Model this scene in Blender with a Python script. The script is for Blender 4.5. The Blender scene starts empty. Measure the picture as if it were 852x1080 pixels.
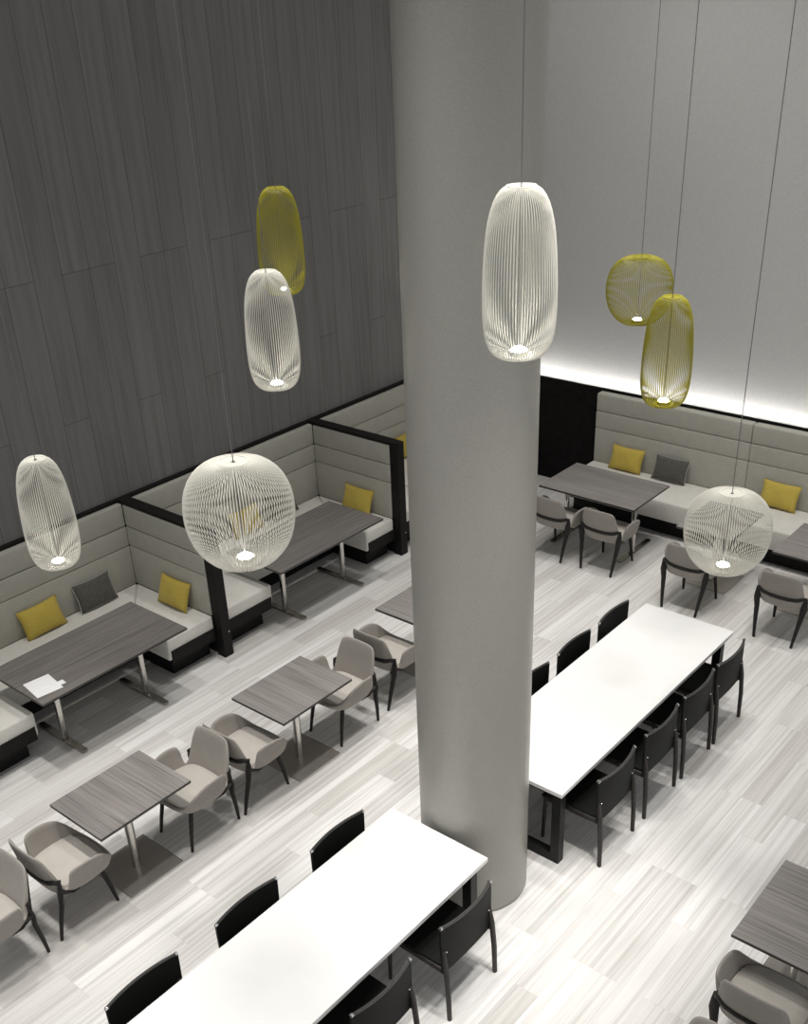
import bpy, bmesh, math, random
from mathutils import Vector, Matrix
random.seed(7)
SC = bpy.context.scene
COL = SC.collection
PI = math.pi

# ------------------------------------------------------------------ materials
def new_mat(name):
    m = bpy.data.materials.new(name); m.use_nodes = True
    nt = m.node_tree
    return m, nt, nt.nodes['Principled BSDF']

def N(nt, kind, **kw):
    n = nt.nodes.new(kind)
    for k, v in kw.items():
        if k in n.inputs.keys(): n.inputs[k].default_value = v
        else: setattr(n, k, v)
    return n

def coords(nt, scale, rot=(0, 0, 0), per_object=True):
    tc = N(nt, 'ShaderNodeTexCoord')
    mp = N(nt, 'ShaderNodeMapping')
    mp.inputs['Scale'].default_value = scale
    mp.inputs['Rotation'].default_value = rot
    nt.links.new(tc.outputs['Object'], mp.inputs['Vector'])
    if per_object:
        oi = N(nt, 'ShaderNodeObjectInfo')
        ml = N(nt, 'ShaderNodeMath', operation='MULTIPLY'); ml.inputs[1].default_value = 37.0
        nt.links.new(oi.outputs['Random'], ml.inputs[0])
        cb = N(nt, 'ShaderNodeCombineXYZ')
        for i in range(3): nt.links.new(ml.outputs[0], cb.inputs[i])
        nt.links.new(cb.outputs[0], mp.inputs['Location'])
    return mp.outputs['Vector']

def ramp(nt, fac, stops):
    r = N(nt, 'ShaderNodeValToRGB')
    el = r.color_ramp.elements
    el[0].position, el[0].color = stops[0][0], (*stops[0][1], 1)
    el[1].position, el[1].color = stops[-1][0], (*stops[-1][1], 1)
    for p, c in stops[1:-1]:
        e = el.new(p); e.color = (*c, 1)
    nt.links.new(fac, r.inputs['Fac'])
    return r.outputs['Color']

def add_bump(nt, b, h, strength, dist):
    bp = N(nt, 'ShaderNodeBump'); bp.inputs['Strength'].default_value = strength; bp.inputs['Distance'].default_value = dist
    nt.links.new(h, bp.inputs['Height']); nt.links.new(bp.outputs['Normal'], b.inputs['Normal'])

def mix_rgb(nt, fac, a, b, mode='MIX'):
    m = N(nt, 'ShaderNodeMix', data_type='RGBA', blend_type=mode)
    for sock, v in ((m.inputs['Factor'], fac), (m.inputs['A'] if False else m.inputs[6], a), (m.inputs[7], b)):
        if hasattr(v, 'is_output'): nt.links.new(v, sock)
        elif isinstance(v, (int, float)): sock.default_value = v
        else: sock.default_value = (*v, 1)
    return m.outputs[2]

def mat_plain(name, col, rough=.5, metal=0., var=.06, scale=40., bump=.0, dist=.002, spec=.5):
    m, nt, b = new_mat(name)
    v = coords(nt, (scale,) * 3)
    n = N(nt, 'ShaderNodeTexNoise', Scale=1.0, Detail=3.0); nt.links.new(v, n.inputs['Vector'])
    lo = tuple(c * (1 - var) for c in col); hi = tuple(min(1, c * (1 + var)) for c in col)
    nt.links.new(ramp(nt, n.outputs['Fac'], [(.3, lo), (.7, hi)]), b.inputs['Base Color'])
    b.inputs['Roughness'].default_value = rough; b.inputs['Metallic'].default_value = metal
    b.inputs['Specular IOR Level'].default_value = spec
    if bump: add_bump(nt, b, n.outputs['Fac'], bump, dist)
    return m

def mat_fabric(name, col, weave=260., var=.16, bump=.25, rough=.9):
    m, nt, b = new_mat(name)
    v = coords(nt, (weave,) * 3)
    n = N(nt, 'ShaderNodeTexNoise', Scale=1.0, Detail=2.0); nt.links.new(v, n.inputs['Vector'])
    v2 = coords(nt, (9,) * 3)
    n2 = N(nt, 'ShaderNodeTexNoise', Scale=1.0, Detail=3.0); nt.links.new(v2, n2.inputs['Vector'])
    lo = tuple(c * (1 - var) for c in col); hi = tuple(min(1, c * (1 + var)) for c in col)
    a = ramp(nt, n.outputs['Fac'], [(.3, lo), (.7, hi)])
    g = ramp(nt, n2.outputs['Fac'], [(.3, (.93, .93, .93)), (.7, (1, 1, 1))])
    nt.links.new(mix_rgb(nt, 1.0, a, g, 'MULTIPLY'), b.inputs['Base Color'])
    b.inputs['Roughness'].default_value = rough
    b.inputs['Specular IOR Level'].default_value = .2
    b.inputs['Sheen Weight'].default_value = .15
    add_bump(nt, b, n.outputs['Fac'], bump, .001)
    return m

def mat_wood(name, axis, c_lo, c_mid, c_hi, rough=.45):
    """fine dark streaks running along the given local axis"""
    m, nt, b = new_mat(name)
    sc = {'x': (1.1, 80, 80), 'y': (80, 1.1, 80)}[axis]
    v = coords(nt, sc)
    n = N(nt, 'ShaderNodeTexNoise', Scale=1.0, Detail=5.0, Roughness=.62, Distortion=.5); nt.links.new(v, n.inputs['Vector'])
    sc2 = {'x': (.8, 7, 7), 'y': (7, .8, 7)}[axis]
    v2 = coords(nt, sc2)
    n2 = N(nt, 'ShaderNodeTexNoise', Scale=1.0, Detail=2.0); nt.links.new(v2, n2.inputs['Vector'])
    a = ramp(nt, n.outputs['Fac'], [(.30, c_lo), (.40, c_mid), (.66, c_hi)])
    g = ramp(nt, n2.outputs['Fac'], [(.3, (.78, .77, .77)), (.7, (1.06, 1.05, 1.04))])
    nt.links.new(mix_rgb(nt, 1.0, a, g, 'MULTIPLY'), b.inputs['Base Color'])
    b.inputs['Roughness'].default_value = rough
    add_bump(nt, b, n.outputs['Fac'], .12, .001)
    return m

def mat_planks(name, swz, length, width, pal, seam, seam_w, streak, rough, streak_amt, spec=.5):
    """boards: swz names which object axes run along / across the board"""
    m, nt, b = new_mat(name)
    tc = N(nt, 'ShaderNodeTexCoord'); sp = N(nt, 'ShaderNodeSeparateXYZ'); cb = N(nt, 'ShaderNodeCombineXYZ')
    nt.links.new(tc.outputs['Object'], sp.inputs[0])
    nt.links.new(sp.outputs[swz[0]], cb.inputs[0]); nt.links.new(sp.outputs[swz[1]], cb.inputs[1])
    br = N(nt, 'ShaderNodeTexBrick')
    br.offset = .37; br.offset_frequency = 3
    br.inputs['Scale'].default_value = 1.0
    br.inputs['Brick Width'].default_value = length; br.inputs['Row Height'].default_value = width
    br.inputs['Mortar Size'].default_value = seam_w; br.inputs['Mortar Smooth'].default_value = .0
    br.inputs['Color1'].default_value = (*pal[0], 1); br.inputs['Color2'].default_value = (*pal[1], 1)
    br.inputs['Mortar'].default_value = (*seam, 1)
    nt.links.new(cb.outputs[0], br.inputs['Vector'])
    mp = N(nt, 'ShaderNodeMapping'); mp.inputs['Scale'].default_value = streak
    nt.links.new(cb.outputs[0], mp.inputs['Vector'])
    # shift the streaks from board to board
    ad = N(nt, 'ShaderNodeVectorMath', operation='ADD')
    ml = N(nt, 'ShaderNodeVectorMath', operation='SCALE'); ml.inputs['Scale'].default_value = 60.
    nt.links.new(br.outputs['Color'], ml.inputs[0])
    nt.links.new(mp.outputs[0], ad.inputs[0]); nt.links.new(ml.outputs[0], ad.inputs[1])
    n = N(nt, 'ShaderNodeTexNoise', Scale=1.0, Detail=5.0, Roughness=.6); nt.links.new(ad.outputs[0], n.inputs['Vector'])
    lo = 1 - streak_amt
    g = ramp(nt, n.outputs['Fac'], [(.28, (lo, lo * .985, lo * .965)), (.55, (1, 1, 1)), (.75, (1.04, 1.04, 1.04))])
    nt.links.new(mix_rgb(nt, 1.0, br.outputs['Color'], g, 'MULTIPLY'), b.inputs['Base Color'])
    b.inputs['Roughness'].default_value = rough
    b.inputs['Specular IOR Level'].default_value = spec
    return m

def mat_emit(name, col, strength):
    m, nt, b = new_mat(name)
    b.inputs['Base Color'].default_value = (*col, 1)
    b.inputs['Emission Color'].default_value = (*col, 1)
    b.inputs['Emission Strength'].default_value = strength
    return m

M = {}
M['floor'] = mat_planks('pale_plank_floor', (1, 0), 1.15, .185, ((.60, .58, .555), (.80, .79, .775)), (.60, .58, .56), .0010, (.55, 34, 1), .38, .30)
M['wall_wood'] = mat_planks('dark_grey_wall_boards', (2, 1), 3.7, .30, ((.186, .181, .177), (.212, .206, .201)), (.10, .097, .093), .0035, (.9, 16, 1), .55, .22, .3)
M['wall_grey'] = mat_plain('grey_textured_wallcovering', (.52, .515, .50), .85, 0, .05, 60, .1, .002, .2)
M['ceiling'] = mat_plain('ceiling_paint', (.35, .35, .35), .9)
M['black'] = mat_plain('black_lacquer', (.012, .011, .011), .5, 0, .2, 30, 0, .002, .15)
M['black_wall'] = mat_plain('black_cladding', (.009, .008, .008), .7, 0, .3, 12, 0, .002, .1)
M['uph'] = mat_fabric('grey_green_taupe_weave', (.45, .44, .385), 170)
M['seat'] = mat_fabric('cream_seat_weave', (.74, .72, .67), 200, .08)
M['shell'] = mat_fabric('warm_grey_chair_fabric', (.34, .315, .285), 260, .10)
M['pad'] = mat_fabric('lit_chair_fabric', (.46, .43, .39), 260, .10)  # same cloth as the shell, light falling on the seat painted in as paler
M['yellow'] = mat_fabric('mustard_yellow_weave', (.56, .43, .085), 180, .16)
M['charcoal'] = mat_fabric('charcoal_tweed', (.105, .10, .088), 120, .55, .5)
M['charcoal_seam'] = mat_fabric('pale_piping', (.55, .54, .5), 200)
M['table_x'] = mat_wood('grey_veneer_short_grain', 'x', (.085, .078, .073), (.20, .185, .175), (.30, .285, .27))
M['table_y'] = mat_wood('grey_veneer_long_grain', 'y', (.07, .062, .058), (.155, .142, .134), (.25, .235, .22))
M['table_edge'] = mat_plain('dark_table_edge', (.05, .047, .045), .45)
M['white_top'] = mat_plain('white_solid_surface', (.84, .835, .82), .35, 0, .015, 5)
M['steel'] = mat_plain('polished_steel', (.62, .60, .57), .16, 1., .05, 20)
M['plate'] = mat_plain('polished_base_plate', (.50, .47, .43), .3, .65, .05, 14)
M['foot'] = mat_plain('polished_table_foot', (.40, .38, .35), .18, .9, .05, 14)
M['dark_steel'] = mat_plain('black_steel', (.014, .014, .014), .45, 0, .2, 30, 0, .002, .2)
M['leg_wood'] = mat_plain('dark_stained_ash', (.022, .020, .019), .5, 0, .35, 50, 0, .002, .2)
M['black_leg'] = mat_plain('dark_brown_oak', (.032, .027, .024), .45, 0, .4, 60, 0, .002, .3)
M['leather'] = mat_plain('black_saddle_leather', (.008, .0085, .0078), .6, 0, .25, 120, .15, .001, .15)
M['roll'] = mat_plain('grey_leather_edge', (.05, .048, .045), .4, 0, .4, 90)  # greyer than the leather of the sling
M['rivet'] = mat_plain('bright_rivet', (.85, .85, .85), .2, 1.)
M['paper'] = mat_plain('white_paper', (.9, .9, .9), .7, 0, .01, 10)
M['wire_white'] = mat_plain('cream_lacquered_wire', (.80, .78, .70), .4, 0, .02, 10)
M['wire_yellow'] = mat_plain('golden_yellow_lacquered_wire', (.36, .325, .03), .4, 0, .05, 10)
M['cord'] = mat_plain('grey_cord', (.16, .155, .15), .6)
M['lamp'] = mat_emit('lit_lamp_lens', (1, .97, .90), 60)
M['led'] = mat_emit('lit_led_strip', (1, .985, .95), 44)
M['strip'] = mat_plain('pale_metal_floor_trim', (.88, .86, .82), .4)

def mat_column():
    m, nt, b = new_mat('pebbled_grey_pearl_paint')
    v = coords(nt, (150,) * 3, per_object=False)
    n = N(nt, 'ShaderNodeTexNoise', Scale=1.0, Detail=1.0); nt.links.new(v, n.inputs['Vector'])
    nt.links.new(ramp(nt, n.outputs['Fac'], [(.3, (.30, .293, .262)), (.7, (.345, .337, .303))]), b.inputs['Base Color'])
    b.inputs['Metallic'].default_value = .1
    b.inputs['Roughness'].default_value = .3
    b.inputs['Specular IOR Level'].default_value = .35
    add_bump(nt, b, n.outputs['Fac'], .6, .004)
    return m
M['column'] = mat_column()

# ------------------------------------------------------------------ mesh helpers
def box(bm, x0, x1, y0, y1, z0, z1, bev=0., seg=2):
    vs = [bm.verts.new(p) for p in ((x0,y0,z0),(x1,y0,z0),(x1,y1,z0),(x0,y1,z0),(x0,y0,z1),(x1,y0,z1),(x1,y1,z1),(x0,y1,z1))]
    fs = [bm.faces.new([vs[i] for i in f]) for f in ((3,2,1,0),(4,5,6,7),(0,1,5,4),(1,2,6,5),(2,3,7,6),(3,0,4,7))]
    if bev:
        es = list({e for f in fs for e in f.edges})
        bmesh.ops.bevel(bm, geom=es, offset=bev, segments=seg, affect='EDGES', profile=.5)

def prism(bm, poly, z0, z1, bev=0., seg=2, bottom_too=True):
    lo = [bm.verts.new((x, y, z0)) for x, y in poly]; hi = [bm.verts.new((x, y, z1)) for x, y in poly]
    n = len(poly)
    fs = [bm.faces.new(hi), bm.faces.new(lo[::-1])]
    for i in range(n): fs.append(bm.faces.new((lo[i], lo[(i+1) % n], hi[(i+1) % n], hi[i])))
    bmesh.ops.recalc_face_normals(bm, faces=fs)
    if bev:
        es = [e for e in {e for f in fs for e in f.edges} if bottom_too or max(v.co.z for v in e.verts) > z0 + 1e-5]
        bmesh.ops.bevel(bm, geom=es, offset=bev, segments=seg, affect='EDGES', profile=.5)

def lathe(bm, prof, seg=48, c=(0, 0), cap=True):
    rings = []
    for r, z in prof:
        rings.append([bm.verts.new((c[0] + r*math.cos(2*PI*k/seg), c[1] + r*math.sin(2*PI*k/seg), z)) for k in range(seg)])
    for a, b in zip(rings, rings[1:]):
        for k in range(seg): bm.faces.new((a[k], a[(k+1) % seg], b[(k+1) % seg], b[k]))
    if cap:
        bm.faces.new(rings[0][::-1]); bm.faces.new(rings[-1])

def sweep(bm, pts, rads, seg=8, up=(0, 0, 1), cap=True, square=False):
    """tube through pts; rads are radii or (width, depth) half sizes"""
    pts = [Vector(p) for p in pts]; rings = []
    for i, p in enumerate(pts):
        t = (pts[min(i+1, len(pts)-1)] - pts[max(i-1, 0)]).normalized()
        u = Vector(up)
        if abs(t.dot(u)) > .97: u = Vector((0, 1, 0))
        a = t.cross(u).normalized(); b = a.cross(t).normalized()
        r = rads[i] if isinstance(rads, (list, tuple)) and not isinstance(rads, tuple) else rads
        ra, rb = r if isinstance(r, tuple) else (r, r)
        ring = []
        for k in range(seg):
            th = 2*PI*(k+.5)/seg
            cx, cy = math.cos(th), math.sin(th)
            if square:
                s = .86 / max(abs(cx), abs(cy)) ** .75; cx *= s; cy *= s
            ring.append(bm.verts.new(p + a*(ra*cx) + b*(rb*cy)))
        rings.append(ring)
    for a, b in zip(rings, rings[1:]):
        for k in range(seg): bm.faces.new((a[k], a[(k+1) % seg], b[(k+1) % seg], b[k]))
    if cap:
        bm.faces.new(rings[0][::-1]); bm.faces.new(rings[-1])

def BM(): return bmesh.new()

def obj(name, bm, mat, parent=None, smooth=False, loc=(0, 0, 0)):
    bmesh.ops.recalc_face_normals(bm, faces=bm.faces[:])
    me = bpy.data.meshes.new(name); bm.to_mesh(me); bm.free()
    me.materials.append(mat)
    if smooth:
        for p in me.polygons: p.use_smooth = True
        if smooth == 'auto': me.set_sharp_from_angle(angle=math.radians(40))
    o = bpy.data.objects.new(name, me); COL.objects.link(o); o.location = loc
    if parent: o.parent = parent
    return o

def thing(name, label, cat, loc=(0, 0, 0), rz=0., group=None):
    o = bpy.data.objects.new(name, None); COL.objects.link(o)
    o.empty_display_size = .1
    o.location = loc; o.rotation_euler = (0, 0, rz)
    o['label'] = label; o['category'] = cat
    if group: o['group'] = group
    return o

def tag(o, label, cat, group=None):
    o['label'] = label; o['category'] = cat
    if group: o['group'] = group
    return o

def struct(name, bm, mat, smooth=False):
    o = obj(name, bm, mat, None, smooth); o['kind'] = 'structure'; return o

def dup(root, loc, rz, label, group=None):
    r = root.copy(); COL.objects.link(r); r.location = loc; r.rotation_euler = (0, 0, rz)
    r['label'] = label
    if group: r['group'] = group
    for ch in list(root.children):
        c = ch.copy(); COL.objects.link(c); c.parent = r
        for g in list(ch.children):
            d = g.copy(); COL.objects.link(d); d.parent = c
    return r

# ------------------------------------------------------------------ setting
WX, WY, HC = -8.95, 11.84, 8.6        # wood wall plane, grey wall plane, ceiling height
b = BM(); box(b, WX-.2, 3.5, -1.5, WY+.2, -.1, 0); struct('floor', b, M['floor'])
b = BM(); box(b, WX-.2, WX, -1.5, WY+.2, 0, HC); struct('wall_left', b, M['wall_wood'])
b = BM(); box(b, WX, 3.5, WY, WY+.2, 0, HC); struct('wall_back', b, M['wall_grey'])
b = BM(); box(b, WX-.2, 3.5, -1.5, WY+.2, HC, HC+.1); struct('ceiling', b, M['ceiling'])
# black ledges capping the wall seating, and the black cladding under the grey wall
b = BM(); box(b, WX, WX+.05, 3.0, WY, 0, 1.42, .004, 1); struct('trim_1', b, M['black'])
b = BM()
box(b, WX+.05, 3.4, 11.655, 11.675, 0, 1.40); box(b, WX+.05, 3.4, 11.675, WY, 1.28, 1.33); struct('trim_2', b, M['black_wall'])
# pale strip on the floor at the foot of the benches
b = BM(); box(b, -8.115, -8.08, 3.0, 10.97, 0, .012); struct('trim_3', b, M['strip'])
b = BM(); box(b, -6.6, 3.0, 10.83, 10.855, 0, .012); struct('trim_4', b, M['strip'])

# light strip in the ledge
led = thing('led_strip', 'long white LED strip glowing on the black ledge at the foot of the grey wall', 'light', (-3, 11.72, 1.331))
b = BM(); box(b, -5.9, 6.4, -.012, .028, 0, .008); obj('profile', b, M['dark_steel'], led)
b = BM(); box(b, -5.88, 6.38, -.004, .022, .008, .014); obj('diffuser', b, M['led'], led)

# column
col = thing('column', 'tall round pebbled grey column rising between the two long white tables', 'column', (-3.60, 4.83, 0))
b = BM(); lathe(b, [(.382, .004), (.392, .012), (.392, 4.0), (.392, HC)], 96); obj('shaft', b, M['column'], col, 'auto')
b = BM(); lathe(b, [(.386, 0), (.386, .006)], 96); obj('base_joint', b, M['dark_steel'], col, 'auto')

# ------------------------------------------------------------------ booths along the wood wall
PY = [3.03, 5.865, 8.70]
pl = ['black booth partition with post, cut off by the left edge of the photo',
      'black booth partition with square post beneath the large white globe lamp',
      'black booth partition with square post just left of the column']
for k, y in enumerate(PY):
    t = thing('booth_partition', pl[k], 'partition', (-7.56, y, 0), 0, 'black booth partitions')
    b = BM(); box(b, -1.34, -.06, -.03, .03, 0, 1.385); obj('panel', b, M['black'], t)
    b = BM(); box(b, -.06, .06, -.058, .058, 0, 1.42, .003, 1); obj('post', b, M['black'], t)
    b = BM(); box(b, -1.34, -.06, -.066, .066, 1.385, 1.42, .003, 1); obj('top_rail', b, M['black'], t)
    b = BM(); lathe(b, [(.008, 0), (.008, .004)], 12)
    bmesh.ops.rotate(b, verts=b.verts, matrix=Matrix.Rotation(PI/2, 3, 'Y'))
    o = obj('bolt', b, M['rivet'], t, False, (.06, .03, .28))

CH = [(.462, .917), (.922, 1.138), (1.143, 1.395)]     # three horizontal upholstered channels
BX, FX = -8.825, -8.13                                   # face of wall upholstery, front of wall seat
EX = -7.60                                               # open end of side seats

def bench(name_label, cat, seat_poly, base, plinth, backs, group, origin):
    t = thing('banquette', name_label, cat, (*origin, 0), 0, group)
    ox, oy = origin
    b = BM(); prism(b, [(x-ox, y-oy) for x, y in seat_poly], .225, .472, .022, 3); obj('seat_cushion', b, M['seat'], t, 'auto')
    x0, x1, y0, y1 = base; b = BM(); box(b, x0-ox, x1-ox, y0-oy, y1-oy, .20, .335); obj('base_board', b, M['black'], t)
    x0, x1, y0, y1 = plinth; b = BM(); box(b, x0-ox, x1-ox, y0-oy, y1-oy, 0, .20); obj('plinth', b, M['black'], t)
    for (x0, x1, y0, y1, lo, hi) in backs:
        top = hi > 1.3
        b = BM(); box(b, x0-ox, x1-ox, y0-oy, y1-oy, lo, hi, .019 if top else .012, 4)
        obj('back_cushion', b, M['uph'], t, 'auto')
    return t

def booth(ya, yb, sa, sb, labels, nxt):
    """ya, yb: upholstery faces at the two ends; sa, sb: fronts of the two side seats"""
    g = .0015
    lw, ln, lf = labels
    bench(lw, 'bench', [(BX, ya), (FX-g, sa-(sa-ya)*.0), (FX-g, sb), (BX, yb)],
          (BX, FX-.03, sa, sb), (BX, FX-.12, ya+.05, yb-.05),
          [(WX+.052, BX, ya, yb, lo, hi) for lo, hi in CH], 'wall benches of the booths', ((BX+FX)/2, (ya+yb)/2))
    # near side bench, seat faces +y
    bench(ln, 'bench', [(BX+2*g, ya), (EX, ya), (EX, sa), (FX, sa)],
          (FX, EX+.012, ya+.005, sa-.03), (FX-.1, EX-.10, ya+.02, sa-.09),
          [(BX-.012, -7.625, ya-.039, ya, lo, hi if hi < 1.3 else 1.365) for lo, hi in CH], 'side benches of the booths', ((FX+EX)/2, (ya+sa)/2))
    bench(lf, 'bench', [(BX+2*g, yb), (FX, sb), (EX, sb), (EX, yb)],
          (FX, EX+.012, sb+.03, yb-.005), (FX-.1, EX-.10, sb+.09, yb-.02),
          [(BX-.012, -7.625, yb, yb+.039, lo, min(hi, 1.384)) for lo, hi in CH], 'side benches of the booths', ((FX+EX)/2, (yb+sb)/2))

booth(PY[0]+.07, PY[1]-.07, 3.70, 5.20,
      ('long grey-backed cream bench against the wood wall behind the table with the white paper',
       'cream side bench cut off at the left edge beside the table with the white paper',
       'cream side bench with one yellow cushion ending at the post beneath the white globe lamp'), 1)
booth(PY[1]+.07, PY[2]-.07, 6.62, 8.14,
      ('grey-backed wall bench seen through the wires of the large white globe lamp',
       'cream side bench end right of the post beneath the large white globe lamp',
       'cream side bench with one yellow cushion left of the column'), 2)
booth(PY[2]+.07, 11.60, 9.45, 11.0,
      ('grey-backed wall bench of the farthest booth, mostly hidden behind the column',
       'side bench of the farthest booth behind the partition next to the column',
       'side bench at the far end of the wood wall hidden behind the column'), 3)

# long banquette under the grey wall (two units butted together)
KB = 11.53
for (x0, x1, lab) in ((-6.62, -4.555, 'long cream banquette under the grey wall holding the yellow and grey cushion pair'),
                      (-4.55, -2.0, 'cream banquette under the grey wall at right holding a single yellow cushion')):
    bench(lab, 'bench', [(x0, 10.845), (x1, 10.845), (x1, KB), (x0, KB)], (x0+.01, x1-.01, 10.88, KB), (x0+.06, x1, 10.98, KB),
          [(x0, x1, KB, 11.653, lo, hi if hi < 1.3 else 1.372) for lo, hi in CH], 'banquettes under the grey wall', ((x0+x1)/2, 11.2))

# ------------------------------------------------------------------ cushions
def pillow_mesh(w=.46, h=.31, d=.065, n=14):
    b = BM(); g = {}
    for side in (1, -1):
        for i in range(n+1):
            for j in range(n+1):
                u, v = 2*i/n-1, 2*j/n-1
                if side == -1 and (abs(u) == 1 or abs(v) == 1):
                    g[(side, i, j)] = g[(1, i, j)]; continue
                pin = 1 - .075*(1-v*v)*abs(u)**3
                pin2 = 1 - .10*(1-u*u)*abs(v)**3
                t = ((1-u**2)*(1-v**2))**.42
                wr = .004*math.sin(7*u+3*v)*(1-u*u)*(1-v*v)
                g[(side, i, j)] = b.verts.new((u*w/2*pin, side*(d*t+wr*t), h/2+v*h/2*pin2))
        for i in range(n):
            for j in range(n):
                q = [g[(side, i, j)], g[(side, i+1, j)], g[(side, i+1, j+1)], g[(side, i, j+1)]]
                b.faces.new(q if side == 1 else q[::-1])
    return b

def piping_mesh(w=.46, h=.31, n=14):
    b = BM(); pts = []
    for k in range(4*n):
        s, f = divmod(k, n); f = 2*f/n-1
        u, v = [(f, -1), (1, f), (-f, 1), (-1, -f)][s]
        pts.append((u*w/2*(1 - .075*(1-v*v)*abs(u)**3), 0, h/2+v*h/2*(1 - .10*(1-u*u)*abs(v)**3)))
    sweep(b, pts + [pts[0]], .0035, 6, up=(0, 1, 0), cap=False)
    return b

PM = {}
def cushion(kind, x, y, rz, lean, label, group, roll=0.):
    key = 'yellow' if kind == 'yellow' else 'charcoal'
    nm = 'yellow_cushion' if kind == 'yellow' else 'charcoal_cushion'
    t = thing(nm, label, 'cushion', (x, y, .474), rz, group)
    t.rotation_euler = (lean, roll, rz)
    o = obj('cover', pillow_mesh(), M[key], t, True)
    obj('piping', piping_mesh(), M['charcoal_seam' if kind != 'yellow' else 'yellow'], t, True)
    return t
YG, GG = 'mustard yellow cushions on the benches', 'charcoal tweed cushions on the benches'
# local -y is the side that faces the room; the cushion leans back towards local +y
L = -math.radians(20)
cushion('yellow', -6.10, 11.40, 0, L, 'mustard cushion against the grey-wall banquette, left of the charcoal cushion', YG)
cushion('charcoal', -5.49, 11.40, 0, L, 'charcoal cushion on the banquette under the grey wall', GG)
cushion('yellow', -4.10, 11.40, math.radians(-2), L, 'mustard cushion on the grey-wall banquette above the right-hand white globe lamp', YG)
W = PI/2       # faces +x: against the wood wall
cushion('yellow', -8.70, 4.60, W, L, 'mustard cushion against the wood-wall bench behind the table with the white paper', YG, -.03)
cushion('charcoal', -8.71, 5.24, W, L, 'charcoal cushion between two yellow ones in the left booth', GG)
cushion('yellow', -8.08, 5.665, 0, L, 'mustard cushion on the side bench left of the post under the white globe lamp', YG)
cushion('yellow', -8.70, 7.36, W, L, 'mustard cushion seen through the wires of the big white globe lamp', YG)
cushion('charcoal', -8.71, 7.94, W, L, 'charcoal cushion just right of the big white globe lamp, half hidden', GG)
cushion('yellow', -8.09, 8.50, 0, L, 'mustard cushion on the side bench beside the partition left of the column', YG)
cushion('yellow', -8.70, 10.16, W, L, 'mustard cushion peeping over the partition at the edge of the column', YG)

# ------------------------------------------------------------------ tables
def top_slab(x, y, z0, z1, mat, edge, parent):
    b = BM(); box(b, -x, x, -y, y, z0, z1-.003, .002, 1); o = obj('table_edge', b, edge, parent)
    b = BM(); box(b, -x+.002, x-.002, -y+.002, y-.002, z1-.006, z1); return obj('tabletop', b, mat, parent)

def t_leg(parent, px, py, along):
    """chrome oval post on a long flat foot; along = axis of the foot"""
    b = BM()
    box(b, px-.03, px+.03, py-.03, py+.03, .02, .70, .022, 4)
    obj('leg', b, M['steel'], parent, 'auto')
    b = BM()
    L2 = .36
    if along == 'x': box(b, -L2, L2, py-.032, py+.032, .004, .026, .0, 1)
    else: box(b, px-.032, px+.032, -L2, L2, .004, .026, .0, 1)
    vert = [e for e in b.edges if abs(e.verts[0].co.z-e.verts[1].co.z) > .01]
    bmesh.ops.bevel(b, geom=vert, offset=.028, segments=5, affect='EDGES', profile=.5)
    obj('foot', b, M['foot'], parent, 'auto')
    b = BM()
    if along == 'x': box(b, -.33, .33, py-.02, py+.02, .68, .715)
    else: box(b, px-.02, px+.02, -.33, .33, .68, .715)
    obj('bracket', b, M['dark_steel'], parent)

def booth_table(x, y, lx, ly, label, along, grp):
    t = thing('booth_table', label, 'table', (x, y, 0), 0, grp)
    top_slab(lx/2, ly/2, .715, .74, M['table_y'] if along == 'x' else M['table_x'], M['table_edge'], t)
    if along == 'x':
        for s in (-1, 1): t_leg(t, .05, s*.47, 'x')
    else:
        for s in (-1, 1): t_leg(t, s*.46, -.06, 'y')
    return t
booth_table(-7.68, 4.42, .86, 1.59, 'grey veneered booth table with a white paper on it', 'x', 'booth tables')
booth_table(-7.735, 7.33, .84, 1.62, 'grey veneered booth table right of the large white globe lamp', 'x', 'booth tables')
booth_table(-5.775, 10.335, 1.265, .845, 'wide grey veneered table at the banquette with two armchairs, right of the column', 'y', 'tables at the grey-wall banquette')

def cafe_table():
    t = thing('cafe_table', '', 'table')
    top_slab(.315, .415, .715, .74, M['table_x'], M['table_edge'], t)
    b = BM(); lathe(b, [(.036, .012), (.036, .70)], 28); obj('pedestal', b, M['steel'], t, 'auto')
    b = BM(); box(b, -.252, .252, -.255, .255, 0, .011); obj('plate_edge_glint', b, M['steel'], t)  # brighter border, stands in for the highlight along the plate's edge
    b = BM(); box(b, -.247, .247, -.250, .250, .002, .0135, .002, 1); obj('base_plate', b, M['plate'], t)
    b = BM(); box(b, -.16, .16, -.16, .16, .70, .715); obj('mounting_plate', b, M['dark_steel'], t)
    return t
ct = cafe_table()
spots = [(-5.765, 3.31, 'grey-topped cafe table nearest the lower left corner of the photo', 'cafe tables in the middle row'),
         (-5.715, 5.08, 'grey-topped cafe table standing halfway along the middle row, left of the column', 'cafe tables in the middle row'),
         (-5.73, 6.95, 'grey-topped cafe table partly hidden behind the left side of the column', 'cafe tables in the middle row'),
         (-4.26, 10.23, 'grey-topped cafe table seen through the right-hand white globe lamp', 'tables at the grey-wall banquette'),
         (-3.19, 10.25, 'grey-topped cafe table cut by the right edge before the banquette', 'tables at the grey-wall banquette'),
         (-1.275, 5.185, 'dark grey-topped cafe table in the lower right corner of the photo', 'cafe tables in the middle row')]
for i, (x, y, lab, g) in enumerate(spots):
    if i == 0: ct.location = (x, y, 0); ct['label'] = lab; ct['group'] = g
    else: dup(ct, (x, y, 0), 0, lab, g)

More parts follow.
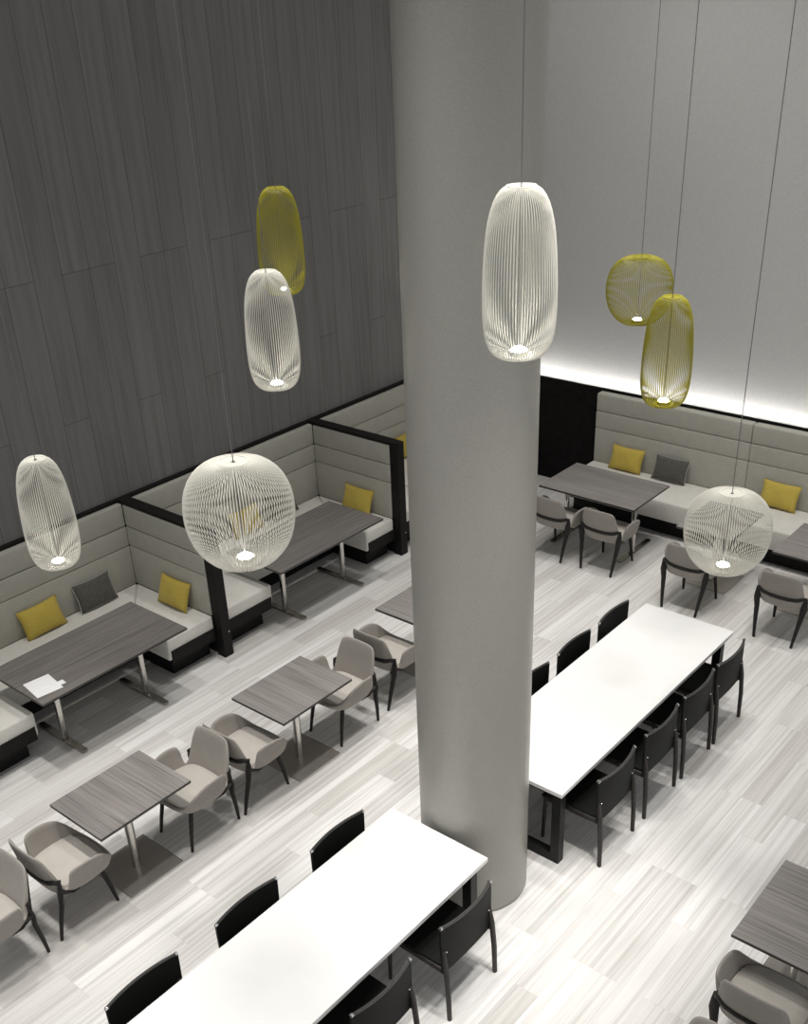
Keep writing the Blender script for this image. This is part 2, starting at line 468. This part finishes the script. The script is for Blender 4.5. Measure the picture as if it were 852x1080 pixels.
def long_table(x, y, wx, ly, label):
    t = thing('communal_table', label, 'table', (x, y, 0), 0, 'long white communal tables')
    b = BM(); box(b, -wx/2, wx/2, -ly/2, ly/2, .712, .75, .004, 2); obj('tabletop', b, M['white_top'], t)
    for s in (-1, 1):
        yy = s*(ly/2-.10)
        b = BM(); hw = wx/2-.045
        outer = [(-hw, 0), (hw, 0), (hw, .71), (-hw, .71)]; inner = [(-hw+.075, .075), (hw-.075, .075), (hw-.075, .64), (-hw+.075, .64)]
        for d in (-.035, .035):
            pass
        vo = [[b.verts.new((px, yy+d, pz)) for px, pz in outer] for d in (-.035, .035)]
        vi = [[b.verts.new((px, yy+d, pz)) for px, pz in inner] for d in (-.035, .035)]
        for k in range(4):
            k2 = (k+1) % 4
            for a in (0, 1): b.faces.new((vo[a][k], vo[a][k2], vi[a][k2], vi[a][k]))
            b.faces.new((vo[0][k], vo[0][k2], vo[1][k2], vo[1][k])); b.faces.new((vi[0][k], vi[0][k2], vi[1][k2], vi[1][k]))
        obj('leg_frame', b, M['dark_steel'], t)
    b = BM(); box(b, -.03, .03, -ly/2+.135, ly/2-.135, .64, .71); obj('beam', b, M['dark_steel'], t)
    return t
long_table(-3.59, 2.975, .85, 2.85, 'long white communal table running off the bottom of the photo')
long_table(-3.565, 6.685, .885, 2.86, 'long white communal table to the right of the column')

# folded white paper on the booth table
t = thing('paper_menu', 'folded white paper lying on the left booth table', 'paper', (-7.50, 3.80, .7405), math.radians(-8))
b = BM(); box(b, -.145, .145, -.125, .115, 0, .003); obj('sheet', b, M['paper'], t)
b = BM(); prism(b, [(-.145, -.125), (.06, -.125), (.03, .115), (-.145, .115)], .003, .005); obj('flap', b, M['paper'], t)
b = BM(); box(b, .03, .10, .10, .165, .003, .005); obj('tab', b, M['paper'], t)

# ------------------------------------------------------------------ upholstered armchair (faces local +y)
def armchair():
    t = thing('armchair', '', 'armchair')
    # stations from the middle of the back round to the middle of the front: base (x, y), top (x, y, z)
    st = [((.000, -.200), (.000, -.280, .795)), ((.080, -.198), (.085, -.278, .795)), ((.150, -.190), (.158, -.270, .791)),
          ((.186, -.176), (.190, -.252, .774)), ((.204, -.160), (.210, -.226, .695)), ((.214, -.148), (.224, -.194, .585)),
          ((.221, -.138), (.230, -.165, .485)), ((.226, -.128), (.236, -.142, .448)), ((.231, -.116), (.243, -.122, .446)),
          ((.236, -.104), (.260, -.114, .505)), ((.240, -.094), (.280, -.114, .602)), ((.248, -.060), (.297, -.080, .628)),
          ((.255, .000), (.302, -.005, .632)), ((.257, .060), (.302, .060, .628)), ((.253, .120), (.296, .122, .614)),
          ((.246, .180), (.282, .184, .578)), ((.230, .232), (.252, .238, .505)), ((.178, .268), (.185, .278, .444)),
          ((.090, .283), (.090, .294, .436)), ((.000, .287), (.000, .298, .435))]
    full = [(1, s) for s in st] + [(-1, s) for s in st[-2:0:-1]]
    b = BM()
    rows = []
    for kind in range(7):
        ring = []
        for sg, ((bx, by), (tx, ty, tz)) in full:
            if kind == 0: p = (bx*.45, by*.45, .382)
            elif kind == 1: p = (bx*.82, by*.82, .385)
            elif kind == 2: p = (bx*.97, by*.97, .402)
            else:
                f = [0, .33, .68, 1][kind-3]; e = f + .10*math.sin(PI*f)
                z0 = .425
                p = (bx+(tx-bx)*e, by+(ty-by)*e, z0+(tz-z0)*f)
            ring.append(b.verts.new((sg*p[0], p[1], p[2])))
        rows.append(ring)
    n = len(full)
    for a, c in zip(rows, rows[1:]):
        for k in range(n): b.faces.new((a[k], a[(k+1) % n], c[(k+1) % n], c[k]))
    b.faces.new(rows[0])
    o = obj('shell', b, M['shell'], t, True)
    md = o.modifiers.new('thick', 'SOLIDIFY'); md.thickness = .026; md.offset = 0
    md = o.modifiers.new('smooth', 'SUBSURF'); md.levels = 1; md.render_levels = 2
    # seat pad
    b = BM(); rows = []
    for sc, z in ((.5, .405), (.90, .408), (.945, .425), (.945, .443), (.90, .459), (.6, .468), (.25, .470)):
        rows.append([b.verts.new((sg*bx*sc, by*sc+.004, z)) for sg, ((bx, by), _) in full])
    for a, c in zip(rows, rows[1:]):
        for k in range(n): b.faces.new((a[k], a[(k+1) % n], c[(k+1) % n], c[k]))
    b.faces.new(rows[0][::-1]); b.faces.new(rows[-1])
    o = obj('seat_pad', b, M['pad'], t, True)
    # wooden rail wrapping the outside of the back
    b = BM(); pts = []
    def skin(k, z, off):
        (bx, by), (tx, ty, tz) = st[k]
        f = (z-.425)/(tz-.425); e = f + .10*math.sin(PI*min(1, f))
        x, y = bx+(tx-bx)*e, by+(ty-by)*e
        d = Vector((x*.9, y*1.0+.02, 0)).normalized() if k else Vector((0, -1, 0))
        return Vector((x + d.x*off, y + d.y*off, z))
    half = [skin(k, z, .019) for k, z in ((0, .520), (1, .522), (2, .530), (3, .540), (4, .548))]
    half.append(skin(5, .545, .020))
    half.append(half[-1] + Vector((.004, .026, -.012)))
    pts = [Vector((-p.x, p.y, p.z)) for p in half[:0:-1]] + half
    sweep(b, pts, (.012, .024), 8, square=True)
    obj('back_rail', b, M['leg_wood'], t, True)
    E = half[-1]
    for s in (-1, 1):
        b = BM()
        sweep(b, [(s*E.x, E.y-.012, E.z+.018), (s*(E.x+.001), E.y-.012, E.z-.04), (s*(E.x-.002), E.y-.022, .43), (s*.228, -.198, .33), (s*.212, -.228, .17), (s*.194, -.252, 0)],
              [(.011, .020), (.015, .030), (.018, .038), (.018, .029), (.0165, .022), (.013, .015)], 8, up=(1, 0, 0), square=True)
        sweep(b, [(s*(E.x-.004), E.y-.012, .445), (s*.236, -.100, .393), (s*.215, -.04, .368), (s*.19, .04, .362)],
              [(.014, .030), (.014, .022), (.013, .014), (.012, .009)], 8, up=(1, 0, 0), square=True)
        obj('leg', b, M['leg_wood'], t, 'auto')
        b = BM()
        sweep(b, [(s*.165, .170, .385), (s*.176, .195, .30), (s*.186, .225, .15), (s*.194, .250, 0)],
              [(.022, .024), (.020, .022), (.017, .019), (.013, .014)], 8, up=(1, 0, 0), square=True)
        obj('leg', b, M['leg_wood'], t, 'auto')
    return t
ac = armchair()
UP, DN = 0, PI
GA, GB = 'grey armchairs at the middle row of cafe tables', 'grey armchairs at the grey-wall banquette tables'
arm = [(-5.775, 2.735, UP, 'grey armchair left of the lower-left cafe table, facing that table', GA),
       (-5.76, 2.11, DN, 'grey armchair cut by the left edge of the photo below the booths', GA),
       (-5.73, 3.93, DN, 'grey armchair facing the lower-left cafe table from its right-hand side', GA),
       (-5.725, 4.50, UP, 'grey armchair on the left of the halfway cafe table, facing that table', GA),
       (-5.715, 5.67, DN, 'grey armchair on the right of the halfway cafe table, facing back towards the lower left', GA),
       (-5.74, 6.35, UP, 'grey armchair touching the left outline of the column, facing the half-hidden cafe table', GA),
       (-6.06, 9.83, UP, 'grey armchair right beside the column at the wide banquette table', GB),
       (-5.41, 9.86, UP, 'grey armchair on the right-hand side of the wide banquette table, back turned to us', GB),
       (-4.235, 9.595, UP, 'grey armchair with its back turned, half hidden by the right-hand white globe lamp', GB),
       (-3.19, 9.59, UP, 'grey armchair with its back turned, cut by the right edge of the photo', GB),
       (-1.275, 4.65, UP, 'dark-looking grey armchair facing the table in the lower right corner', GA),
       (-1.29, 3.79, DN, 'grey armchair of which only the back top shows at the bottom right edge', GA)]
for i, (x, y, rz, lab, g) in enumerate(arm):
    if i == 0: ac.location = (x, y, 0); ac.rotation_euler = (0, 0, rz); ac['label'] = lab; ac['group'] = g
    else: dup(ac, (x, y, 0), rz, lab, g)

# ------------------------------------------------------------------ black leather dining chair (faces local +y)
def black_chair():
    t = thing('dining_chair', '', 'chair')
    # sling back: curved sheet
    b = BM(); nx, nz = 12, 6; g = {}
    def back_pt(u, v):
        x = u*(.268 - .012*(1-v)**2)
        y = -.262 - .012*v + .026*u*u*(.35+.65*v) - .014*v*(1-u*u)
        z = .405 + v*.392 + .004*u*u*v
        return Vector((x, y, z))
    for side, off in ((0, .0), (1, .016)):
        for i in range(nx+1):
            for j in range(nz+1):
                p = back_pt(2*i/nx-1, j/nz); g[(side, i, j)] = b.verts.new((p.x, p.y+off, p.z))
    for side in (0, 1):
        for i in range(nx):
            for j in range(nz): b.faces.new((g[(side, i, j)], g[(side, i+1, j)], g[(side, i+1, j+1)], g[(side, i, j+1)]))
    for i in range(nx):
        for j in (0, nz): b.faces.new((g[(0, i, j)], g[(0, i+1, j)], g[(1, i+1, j)], g[(1, i, j)]))
    for j in range(nz):
        for i in (0, nx): b.faces.new((g[(0, i, j)], g[(0, i, j+1)], g[(1, i, j+1)], g[(1, i, j)]))
    obj('backrest', b, M['leather'], t, 'auto')
    b = BM(); sweep(b, [back_pt(-1+2*k/14, 1.0) + Vector((0, .008, .002)) for k in range(15)], .0105, 8)
    obj('top_roll', b, M['roll'], t, 'auto')
    for s in (-1, 1):
        b = BM(); lathe(b, [(.013, -.008), (.013, .008)], 12)
        bmesh.ops.rotate(b, verts=b.verts, matrix=Matrix.Rotation(PI/2, 3, 'Y'))
        p = back_pt(s*.97, 1.0); obj('roll_end', b, M['rivet'], t, 'auto', (p.x, p.y+.008, p.z+.002))
        b = BM(); bmesh.ops.create_icosphere(b, subdivisions=2, radius=.007)
        p = back_pt(s*.86, .45); obj('rivet', b, M['rivet'], t, True, (p.x, p.y-.002, p.z))
    # seat sling
    b = BM(); g = {}; nx, ny = 10, 10
    for side, off in ((0, 0.), (1, -.022)):
        for i in range(nx+1):
            for j in range(ny+1):
                u, v = 2*i/nx-1, j/ny
                g[(side, i, j)] = b.verts.new((u*(.238+.012*v), -.245+v*.49, .452-.018*(1-u*u)*(1-(2*v-1)**2)-.014*max(0, v-.85)/.15+off))
    for side in (0, 1):
        for i in range(nx):
            for j in range(ny): b.faces.new((g[(side, i, j)], g[(side, i+1, j)], g[(side, i+1, j+1)], g[(side, i, j+1)]))
    for i in range(nx):
        for j in (0, ny): b.faces.new((g[(0, i, j)], g[(0, i+1, j)], g[(1, i+1, j)], g[(1, i, j)]))
    for j in range(ny):
        for i in (0, nx): b.faces.new((g[(0, i, j)], g[(0, i, j+1)], g[(1, i, j+1)], g[(1, i, j)]))
    obj('seat', b, M['leather'], t, 'auto')
    for s in (-1, 1):
        b = BM(); sweep(b, [(s*.255, -.292, 0), (s*.253, -.285, .25), (s*.250, -.268, .46), (s*.247, -.245, .60)],
                        [(.018, .019), (.021, .022), (.021, .022), (.016, .016)], 8, up=(1, 0, 0), square=True)
        obj('leg', b, M['black_leg'], t, 'auto')
        b = BM(); sweep(b, [(s*.235, .235, 0), (s*.238, .225, .22), (s*.238, .215, .425)], [.014, .017, .019], 8, up=(1, 0, 0), square=True)
        obj('leg', b, M['black_leg'], t, 'auto')
        b = BM(); sweep(b, [(s*.246, -.262, .405), (s*.238, .21, .405)], (.011, .02), 8, square=True)
        obj('side_rail', b, M['black_leg'], t, 'auto')
    b = BM(); sweep(b, [(-.23, .215, .40), (.23, .215, .40)], (.010, .018), 8, square=True); obj('front_rail', b, M['black_leg'], t, 'auto')
    return t
bc = black_chair()
RW, RE = PI/2, -PI/2          # facing -x (right-hand side) / facing +x (left-hand side)
GN, GF = 'black chairs around the near white table', 'black chairs around the far white table'
blk = [(-3.235, 3.92, RW, 'black leather chair right of the near white table, closest to the column', GN),
       (-3.235, 3.095, RW, 'black leather chair at the bottom edge, right of the near white table', GN),
       (-3.88, 3.935, RE, 'black chair on the left of the near white table, closest to the column', GN),
       (-3.89, 3.08, RE, 'black chair back on the left of the near white table, middle of the three there', GN),
       (-3.91, 2.25, RE, 'black chair back in the lower left, nearest us beside the near white table', GN),
       (-3.20, 5.75, RW, 'black chair on the right of the far white table, nearest us and the column', GF),
       (-3.20, 6.445, RW, 'black chair second from our end on the right of the far white table', GF),
       (-3.20, 7.085, RW, 'black chair third from our end on the right of the far white table', GF),
       (-3.20, 7.69, RW, 'black chair at the far end of the right side of the far white table', GF),
       (-3.88, 7.71, RE, 'black chair back at the far end of the left side of the far white table', GF),
       (-3.89, 7.04, RE, 'black chair back fully in view left of the far table, next to the cut one', GF),
       (-3.89, 6.36, RE, 'black chair back half cut by the right outline of the column', GF),
       (-3.89, 5.70, RE, 'black chair behind the column whose legs show under the far white table', GF)]
for i, (x, y, rz, lab, g) in enumerate(blk):
    if i == 0: bc.location = (x, y, 0); bc.rotation_euler = (0, 0, rz); bc['label'] = lab; bc['group'] = g
    else: dup(bc, (x, y, 0), rz, lab, g)

# ------------------------------------------------------------------ wire pendants
def smooth_profile(pts, n):
    out = []; m = len(pts)-1
    for k in range(n+1):
        f = k/n*m; i = min(int(f), m-1); t = f-i
        p0, p1, p2, p3 = pts[max(i-1, 0)], pts[i], pts[i+1], pts[min(i+2, m)]
        out.append(tuple(.5*(2*p1[c]+(p2[c]-p0[c])*t+(2*p0[c]-5*p1[c]+4*p2[c]-p3[c])*t*t+(3*p1[c]-p0[c]-3*p2[c]+p3[c])*t**3) for c in (0, 1)))
    return out
TALL = [(.066, 0), (.100, .006), (.134, .040), (.154, .105), (.161, .19), (.1615, .28), (.158, .38), (.151, .48), (.139, .57), (.116, .650), (.088, .695), (.062, .712)]
GLOBE = [(.075, 0), (.125, .008), (.182, .050), (.232, .120), (.257, .205), (.2625, .285), (.252, .365), (.220, .437), (.172, .487), (.118, .512), (.075, .520)]
def pendant(prof, rods, rad, wire, loc, label, group):
    top = prof[-1][1]; h = top
    t = thing('pendant_lamp', label, 'pendant lamp', (loc[0], loc[1], loc[2]), 0, group)
    ps = smooth_profile(prof, 22)
    b = BM()
    for k in range(rods):
        a = 2*PI*k/rods; c, s = math.cos(a), math.sin(a)
        ring0 = None
        for i, (r, z) in enumerate(ps):
            p = Vector((r*c, r*s, z))
            q, q2 = ps[max(i-1, 0)], ps[min(i+1, len(ps)-1)]
            d = Vector((q2[0]-q[0], q2[1]-q[1])).normalized()
            nrm = Vector((d.y*c, d.y*s, -d.x)); tan = Vector((-s, c, 0))
            ring = [b.verts.new(p + (nrm*x + tan*y)*rad) for x, y in ((1, 0), (-.3, .95), (-.3, -.95))]
            if ring0:
                for j in range(3): b.faces.new((ring0[j], ring0[(j+1) % 3], ring[(j+1) % 3], ring[j]))
            ring0 = ring
    obj('wire_cage', b, wire, t, True)
    r0, r1 = prof[0][0], prof[-1][0]
    b = BM(); lathe(b, [(r1-.012, top-.004), (r1+.003, top-.004), (r1+.003, top+.004), (r1-.012, top+.004), (r1-.014, top-.001), (.012, top-.003)], 48, cap=False)
    obj('top_ring', b, wire, t, 'auto')
    b = BM(); lathe(b, [(.004, -.004), (r0+.003, -.004), (r0+.003, .006), (.045, .008), (.045, .028), (.030, .030)], 48, cap=False)
    obj('lamp_holder', b, wire, t, 'auto')
    b = BM(); lathe(b, [(.034, .024), (.034, .034), (.020, .041), (.004, .043)], 32); obj('bulb', b, M['lamp'], t, 'auto')
    b = BM(); lathe(b, [(.0028, .04), (.0028, top)], 8); obj('stem', b, M['cord'], t, 'auto')
    b = BM(); sweep(b, [(0, 0, top-.004), (0, 0, HC-loc[2]-.03)], .0026, 8); obj('cord', b, M['cord'], t, 'auto')
    b = BM(); lathe(b, [(.05, HC-loc[2]-.03), (.055, HC-loc[2]-.001)], 24); obj('ceiling_cup', b, wire, t, 'auto')
    return t
GP = 'wire cage pendant lamps'
for (x, y, z, kind, colr, lab) in [
    (-5.73, 5.44, 4.335, 'tall', 'yellow', 'tall yellow wire pendant lamp before the dark wood wall'),
    (-4.88, 4.49, 4.05, 'tall', 'white', 'tall white wire pendant lamp overlapping the yellow one before the wood wall'),
    (-2.66, 3.92, 4.745, 'tall', 'white', 'largest tall white wire pendant lamp hanging before the column'),
    (-4.16, 7.82, 3.70, 'globe', 'yellow', 'yellow globe-shaped wire pendant lamp before the grey wall'),
    (-3.15, 6.37, 3.72, 'tall', 'yellow', 'tall yellow wire pendant lamp overlapping the yellow globe before the grey wall'),
    (-5.62, 3.15, 3.13, 'tall', 'white', 'tall white wire pendant lamp at the far left above the booth bench'),
    (-3.61, 3.00, 3.72, 'globe', 'white', 'large white globe wire pendant lamp hanging before the booths'),
    (-2.37, 5.82, 2.855, 'globe', 'white', 'white globe wire pendant lamp at right before the banquette')]:
    half = .356 if kind == 'tall' else .26
    pendant(TALL if kind == 'tall' else GLOBE, 72 if kind == 'tall' else 104, .0024 if kind == 'tall' else .0021, M['wire_' + colr], (x, y, z-half), lab, GP)

# ------------------------------------------------------------------ light
w = bpy.data.worlds.new('World'); SC.world = w; w.use_nodes = True
bg = w.node_tree.nodes['Background']; bg.inputs['Color'].default_value = (.98, .99, 1, 1); bg.inputs['Strength'].default_value = .56
def spot(x, y, power, size=58, rad=.16, tx=None, ty=None):
    l = bpy.data.lights.new('unseen_spot', 'SPOT'); l.energy = power; l.spot_size = math.radians(size); l.spot_blend = .9; l.shadow_soft_size = rad
    l.color = (1, .975, .935)
    o = bpy.data.objects.new('unseen_spot', l); COL.objects.link(o); o.location = (x, y, HC-.15)
    d = Vector(((tx if tx is not None else x)-x, (ty if ty is not None else y)-y, -HC))
    o.rotation_euler = d.to_track_quat('-Z', 'Y').to_euler()
for x in (-7.0, -5.0, -3.57, -2.3):
    for y in (1.2, 3.3, 5.4, 7.5, 9.8):
        p = {-7.0: 430, -5.0: 490, -3.57: 520, -2.3: 460}[x]
        if y == 9.8: p *= .52
        if x == -2.3: p *= .5 if y == 3.3 else .75
        spot(x, y, p, 52)
spot(-2.55, 4.35, 650, 26)
spot(-6.55, 3.2, 420, 26)
spot(-1.2, 4.0, 1150, 24, .16, -3.30, 4.72)      # added spot, no known fixture, tilted to brighten the foot of the column
for x in (-6.6, -4.4, -2.2, 0.2):       # added spots without known fixtures, to brighten the grey wall
    spot(x, 8.7, 225, 74, .16, x, 13.6)

# ------------------------------------------------------------------ camera
cam = bpy.data.cameras.new('camera'); co = bpy.data.objects.new('camera', cam); COL.objects.link(co)
F, YAW, PITCH, ROLL, CX, CY = 1122.73997, -.719746822, .534676174, -.0462846771, 422.251655, 660.278965
cy, sy, cp, sp = math.cos(YAW), math.sin(YAW), math.cos(PITCH), math.sin(PITCH)
fwd = Vector((sy*cp, cy*cp, -sp)); right = Vector((cy, -sy, 0)); down = fwd.cross(right)
cr, sr = math.cos(ROLL), math.sin(ROLL)
r2 = right*cr - down*sr; d2 = right*sr + down*cr
mt = Matrix((r2, -d2, -fwd)).transposed().to_4x4(); mt.translation = (0, 0, 5.8)
co.matrix_world = mt
cam.sensor_fit = 'VERTICAL'; cam.sensor_height = 36; cam.sensor_width = 36
cam.lens = F/1080*36
cam.shift_x = (426-CX)/1080; cam.shift_y = (CY-540)/1080
cam.clip_start = .05
SC.camera = co
SC.view_settings.view_transform = 'Standard'; SC.view_settings.look = 'None'
SC.view_settings.gamma = 1; SC.view_settings.use_curve_mapping = False
SC.view_settings.exposure = 0.0
